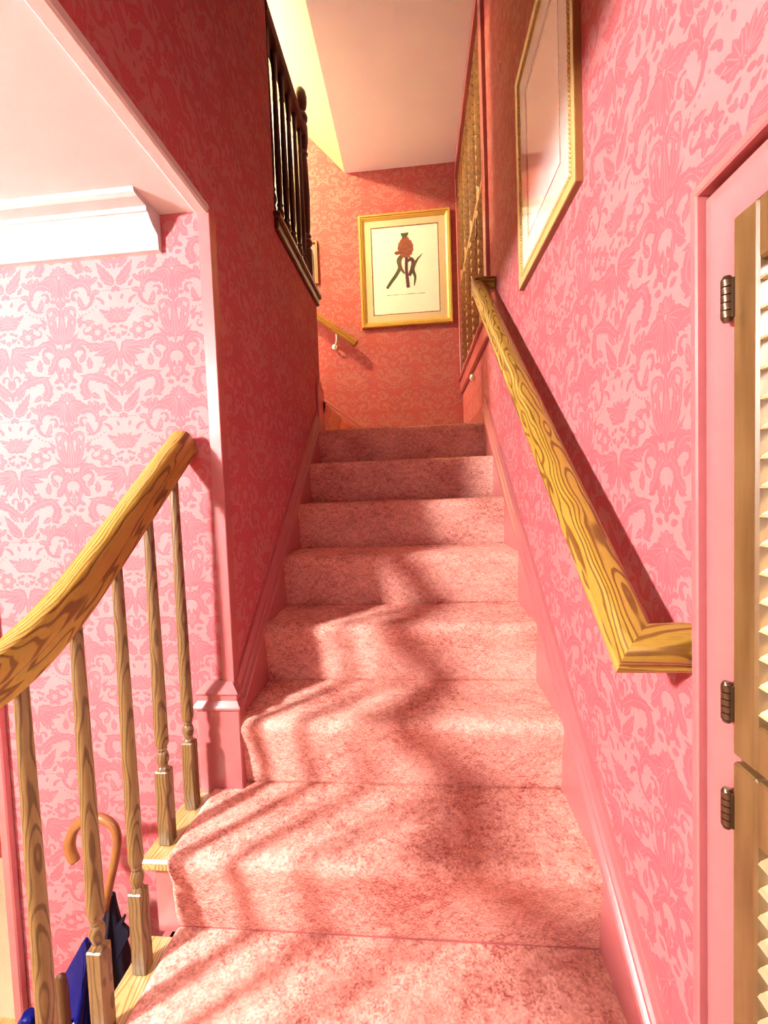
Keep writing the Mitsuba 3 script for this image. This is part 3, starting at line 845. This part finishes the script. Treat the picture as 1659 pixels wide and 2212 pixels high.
ink('printed_leaf', ribbon([(-.152, -.135), (-.115, -.085), (-.075, -.035), (-.045, .020), (-.055, .075), (-.030, .110), (0, .100)], .020, .014), 'ink_green')
ink('printed_leaf', ribbon([(.138, .115), (.090, .065), (.060, .000), (.075, -.060), (.066, -.130)], .002, .006, 10, .020), 'ink_green')
ink('printed_leaf', ribbon([(.010, .060), (.050, .080), (.062, .045), (.050, .000), (.030, -.050)], .016, .022), 'ink_purple')
ink('printed_leaf', ribbon([(.018, .110), (.055, .080), (.100, .045)], .012, .002, 10, 0), 'ink_purple')
ink('printed_leaf', ribbon([(-.020, .110), (-.042, .070), (-.036, .020), (-.008, -.030)], .018, .012), 'ink_brown')
ink('printed_stem', ribbon([(.012, .110), (.008, .0), (.018, -.140)], .022, .026, 10, 0), 'ink_purple', .0056)
ink('printed_flower', unary_union([blob(.006, .170, .058, .072, 13, .09), blob(.004, .228, .030, .030, 7, .1), blob(-.062, .135, .018, .012, 5, .2)]), 'ink_red', .0058, 'red flower head')
for i, (x, y) in enumerate([(-.025, .14), (.01, .125), (.04, .145), (-.03, .175), (.005, .165), (.038, .18), (-.012, .205), (.022, .21)]):
    ink('printed_bract', blob(x, y, .011, .009, 3, .3, i).difference(blob(x, y + .004, .009, .008, 3, .2, i)), 'ink_brown', .0064)
ink('printed_tuft', unary_union([ribbon([(0, .250), (x, .285)], .016, .006, 4) for x in (-.026, -.012, .004, .018, .030)]), 'ink_green', .0062)
rs = np.random.default_rng(5)
x = -.155
cap = []
while x < .14:
    wd = rs.uniform(.006, .022)
    cap.append(sg.box(x, -.192, x + wd, -.192 + rs.uniform(.003, .006)))
    x += wd + rs.uniform(.003, .012)
cap = unary_union(cap)
m = cat([extrude(p, .0003) for p in getattr(cap, 'geoms', [cap])])
v = np.array(m.vertices)
put('printed_caption', place(trimesh.Trimesh(np.stack([v[:, 0], -(.0050 + v[:, 2]), v[:, 1]], 1), m.faces[:, ::-1], process=False), A), 'ink_grey', pm, label='faint caption line')
put('glass', place(box(-W/2 + .036, W/2 - .036, -.0122, -.0120, -H/2 + .036, H/2 - .036), A), 'pane_glass', g)

# the picture high on the right wall, seen at a slant
A = to_right(1.392, 2.662)
g = thing('framed_picture', 'pale gold beaded frame with reflecting glass high on the right wall', 'picture')
W, H = .574, .684
put('frame', place(frame_mesh(W, H, [(.0015, .0150), (.004, .0175), (.024, .0165), (.030, .0140), (.034, .0140), (.040, .0142), (.044, .0130), (.046, .0120), (.046, .004), (.0015, .004)]), A), 'frame_pale_gold', g, smooth=25)
put('frame_side', place(frame_mesh(W, H, [(0, 0), (0, .0150), (.002, .0165), (.006, .0165), (.006, 0)]), A), 'frame_side', g, label='dark wooden outer edge of the frame')
beads = []
bw, bh = W - .074, H - .074
bead = trimesh.creation.icosphere(subdivisions=1, radius=.0048)
for s in (-1, 1):
    for x in np.arange(-bw/2, bw/2, .0105):
        beads.append(place(bead, trimesh.transformations.translation_matrix((x, -.0150, s*bh/2))))
    for z in np.arange(-bh/2, bh/2, .0105):
        beads.append(place(bead, trimesh.transformations.translation_matrix((s*bw/2, -.0150, z))))
put('beading', place(cat(beads), A), 'frame_pale_gold', g, smooth=True, kind='stuff', label='row of small gilt beads round the frame')
put('backing', place(box(-W/2 + .03, W/2 - .03, -.0085, -.001, -H/2 + .045, H/2 - .045), A), 'paper', g)
put('mat', place(ring(W - .07, H - .07, .085, -.0118, -.0085), A), 'mat_white', g, label='white mat board')
put('mat_liner', place(ring(W - .236, H - .236, .004, -.0122, -.0083), A), 'mat_line', g, label='thin dark line in the mat')
put('glass', place(box(-W/2 + .040, W/2 - .040, -.0134, -.0132, -H/2 + .040, H/2 - .040), A), 'pane_glass', g)

# small picture half hidden behind the newel
A = to_back(-.850, 3.510)
g = thing('framed_picture', 'small pink toned framed picture half hidden behind the dark newel post', 'picture')
put('frame', place(frame_mesh(.230, .340, [(0, 0), (0, .020), (.004, .024), (.014, .024), (.020, .016), (.022, .010), (.022, 0)]), A), 'frame_side', g, smooth=25)
put('mat', place(box(-.10, .10, -.008, -.002, -.155, .155), A), 'pink_paint', g)
put('print', place(box(-.06, .06, -.0095, -.006, -.11, .11), A), 'ink_red', g)

# ------------------------------------------------------------------ umbrellas in the corner behind the balusters
def canopy(p0, p1, radii, folds, amp, seed, n=60):
    """A furled canopy hanging in folds round the line from p0 (top) to p1."""
    p0, p1 = np.array(p0, float), np.array(p1, float)
    d = (p1 - p0)/np.linalg.norm(p1 - p0)
    a = np.cross(d, [0.2, 1, 0.1])
    a /= np.linalg.norm(a)
    b = np.cross(d, a)
    k = 26
    th = np.arange(n)*2*np.pi/n
    rng = np.random.default_rng(seed)
    ph = rng.uniform(0, 6, 3)
    s = np.linspace(0, 1, k)
    rr = np.interp(s, np.linspace(0, 1, len(radii)), radii)
    V = []
    for i in range(k):
        f = 1 + amp*np.sin(folds*th + ph[0] + 1.4*s[i])*min(1, 3*s[i] + .2) + .3*amp*np.sin(2*folds*th + ph[1])
        V.append(p0 + (p1 - p0)*s[i] + rr[i]*f[:, None]*(np.cos(th)[:, None]*a + np.sin(th)[:, None]*b))
    V = np.vstack(V + [p0[None], p1[None]])
    f = []
    for i in range(k - 1):
        for j in range(n):
            q, r_ = i*n + j, i*n + (j + 1) % n
            f += [[q, r_, r_ + n], [q, r_ + n, q + n]]
    for j in range(n):
        f += [[k*n, (j + 1) % n, j], [k*n + 1, (k - 1)*n + j, (k - 1)*n + (j + 1) % n]]
    m = trimesh.Trimesh(V, np.array(f), process=False)
    if m.volume < 0:
        m.invert()
    return m


YU = 1.165


def flap(pts, y, t=.010, bend=2.0):
    """A loose fold of cloth: the outline (x, z) at depth y, t thick, bowed a little."""
    p = sg.Polygon(pts).buffer(-.003).buffer(.003)
    m = extrude(p, t)
    m = m.subdivide().subdivide()
    v = np.array(m.vertices)
    c = v[:, :2].mean(0)
    yy = y + v[:, 2] + bend*((v[:, 0] - c[0])**2 - .4*(v[:, 1] - c[1])**2)
    return trimesh.Trimesh(np.stack([v[:, 0], yy, v[:, 1]], 1), m.faces[:, ::-1], process=False)


g = thing('umbrella', 'black furled umbrella with a brown wooden crook handle leaning in the corner', 'umbrella')
hk = spline([(-.992, YU, .640), (-1.004, YU, .668), (-1.002, YU, .705), (-.980, YU, .745), (-.945, YU, .765), (-.905, YU, .768), (-.872, YU, .748), (-.862, YU, .712), (-.870, YU, .660), (-.893, YU, .580), (-.915, YU, .500)], 8)
put('handle', tube(hk, np.interp(np.linspace(0, 1, len(hk)), [0, .05, .5, 1], [.013, .015, .0125, .0105]), 14), 'crook_wood', g, smooth=True)
put('canopy', canopy((-.908, YU + .025, .525), (-.975, YU + .055, .05), [.008, .020, .034, .046, .040, .030, .012], 6, .22, 3), 'dark_cloth', g, smooth=True)
put('flap', flap([(-.862, .482), (-.880, .440), (-.864, .420), (-.868, .395), (-.905, .330), (-.935, .300), (-.930, .380), (-.895, .440)], YU + .020), 'dark_cloth', g)
put('ferrule', tube([(-.975, YU + .055, .055), (-.982, YU + .058, .002)], [.007, .004], 10), 'brass', g)
g = thing('umbrella', 'royal blue folded umbrella with pale edging, left of the black one', 'umbrella')
YV = YU - .075
put('canopy', canopy((-0.888, YV, .535), (-0.976, YV, .06), [.006, .012, .024, .040, .048, .050, .020], 4, .30, 8), 'blue_cloth', g, smooth=True)
put('flap', flap([(-0.888, .530), (-0.979, .388), (-0.944, .302), (-0.921, .310), (-0.908, .400), (-0.891, .470)], YV - .028), 'blue_cloth', g)
put('flap', flap([(-0.931, .320), (-0.978, .282), (-0.961, .190), (-0.926, .150), (-0.906, .240)], YV - .050), 'blue_cloth', g)
put('shaft', tube([(-0.884, YV, .56), (-0.981, YV, .002)], .005, 10), 'bronze', g)
for q in ([(-0.901, .305), (-0.931, .245), (-0.961, .165)], [(-0.911, .330), (-0.938, .295), (-0.968, .270), (-0.961, .235), (-0.941, .245)], [(-0.891, .270), (-0.911, .225), (-0.938, .130)]):
    put('edging', tube(spline([(x, YV - .064, z) for x, z in q], 8), .0035, 8), 'edge_tape', g, smooth=True)
g = thing('umbrella', 'bright blue folded umbrella with a rounded top at the bottom left corner', 'umbrella')
put('canopy', canopy((-1.157, YU - .015, .190), (-1.190, YU, .004), [.016, .034, .040, .038, .034], 5, .08, 4), 'blue_cloth', g, smooth=True)
g = thing('walking_cane', 'straight brown wooden cane with a rounded tip standing behind the balusters', 'cane')
put('shaft', tube([(-.905, YU - .165, .004), (-.9130, YU - .165, .455), (-.9140, YU - .165, .484), (-.914, YU - .165, .492)], [.012, .0145, .011, .003], 14), 'cane_wood', g, smooth=True)
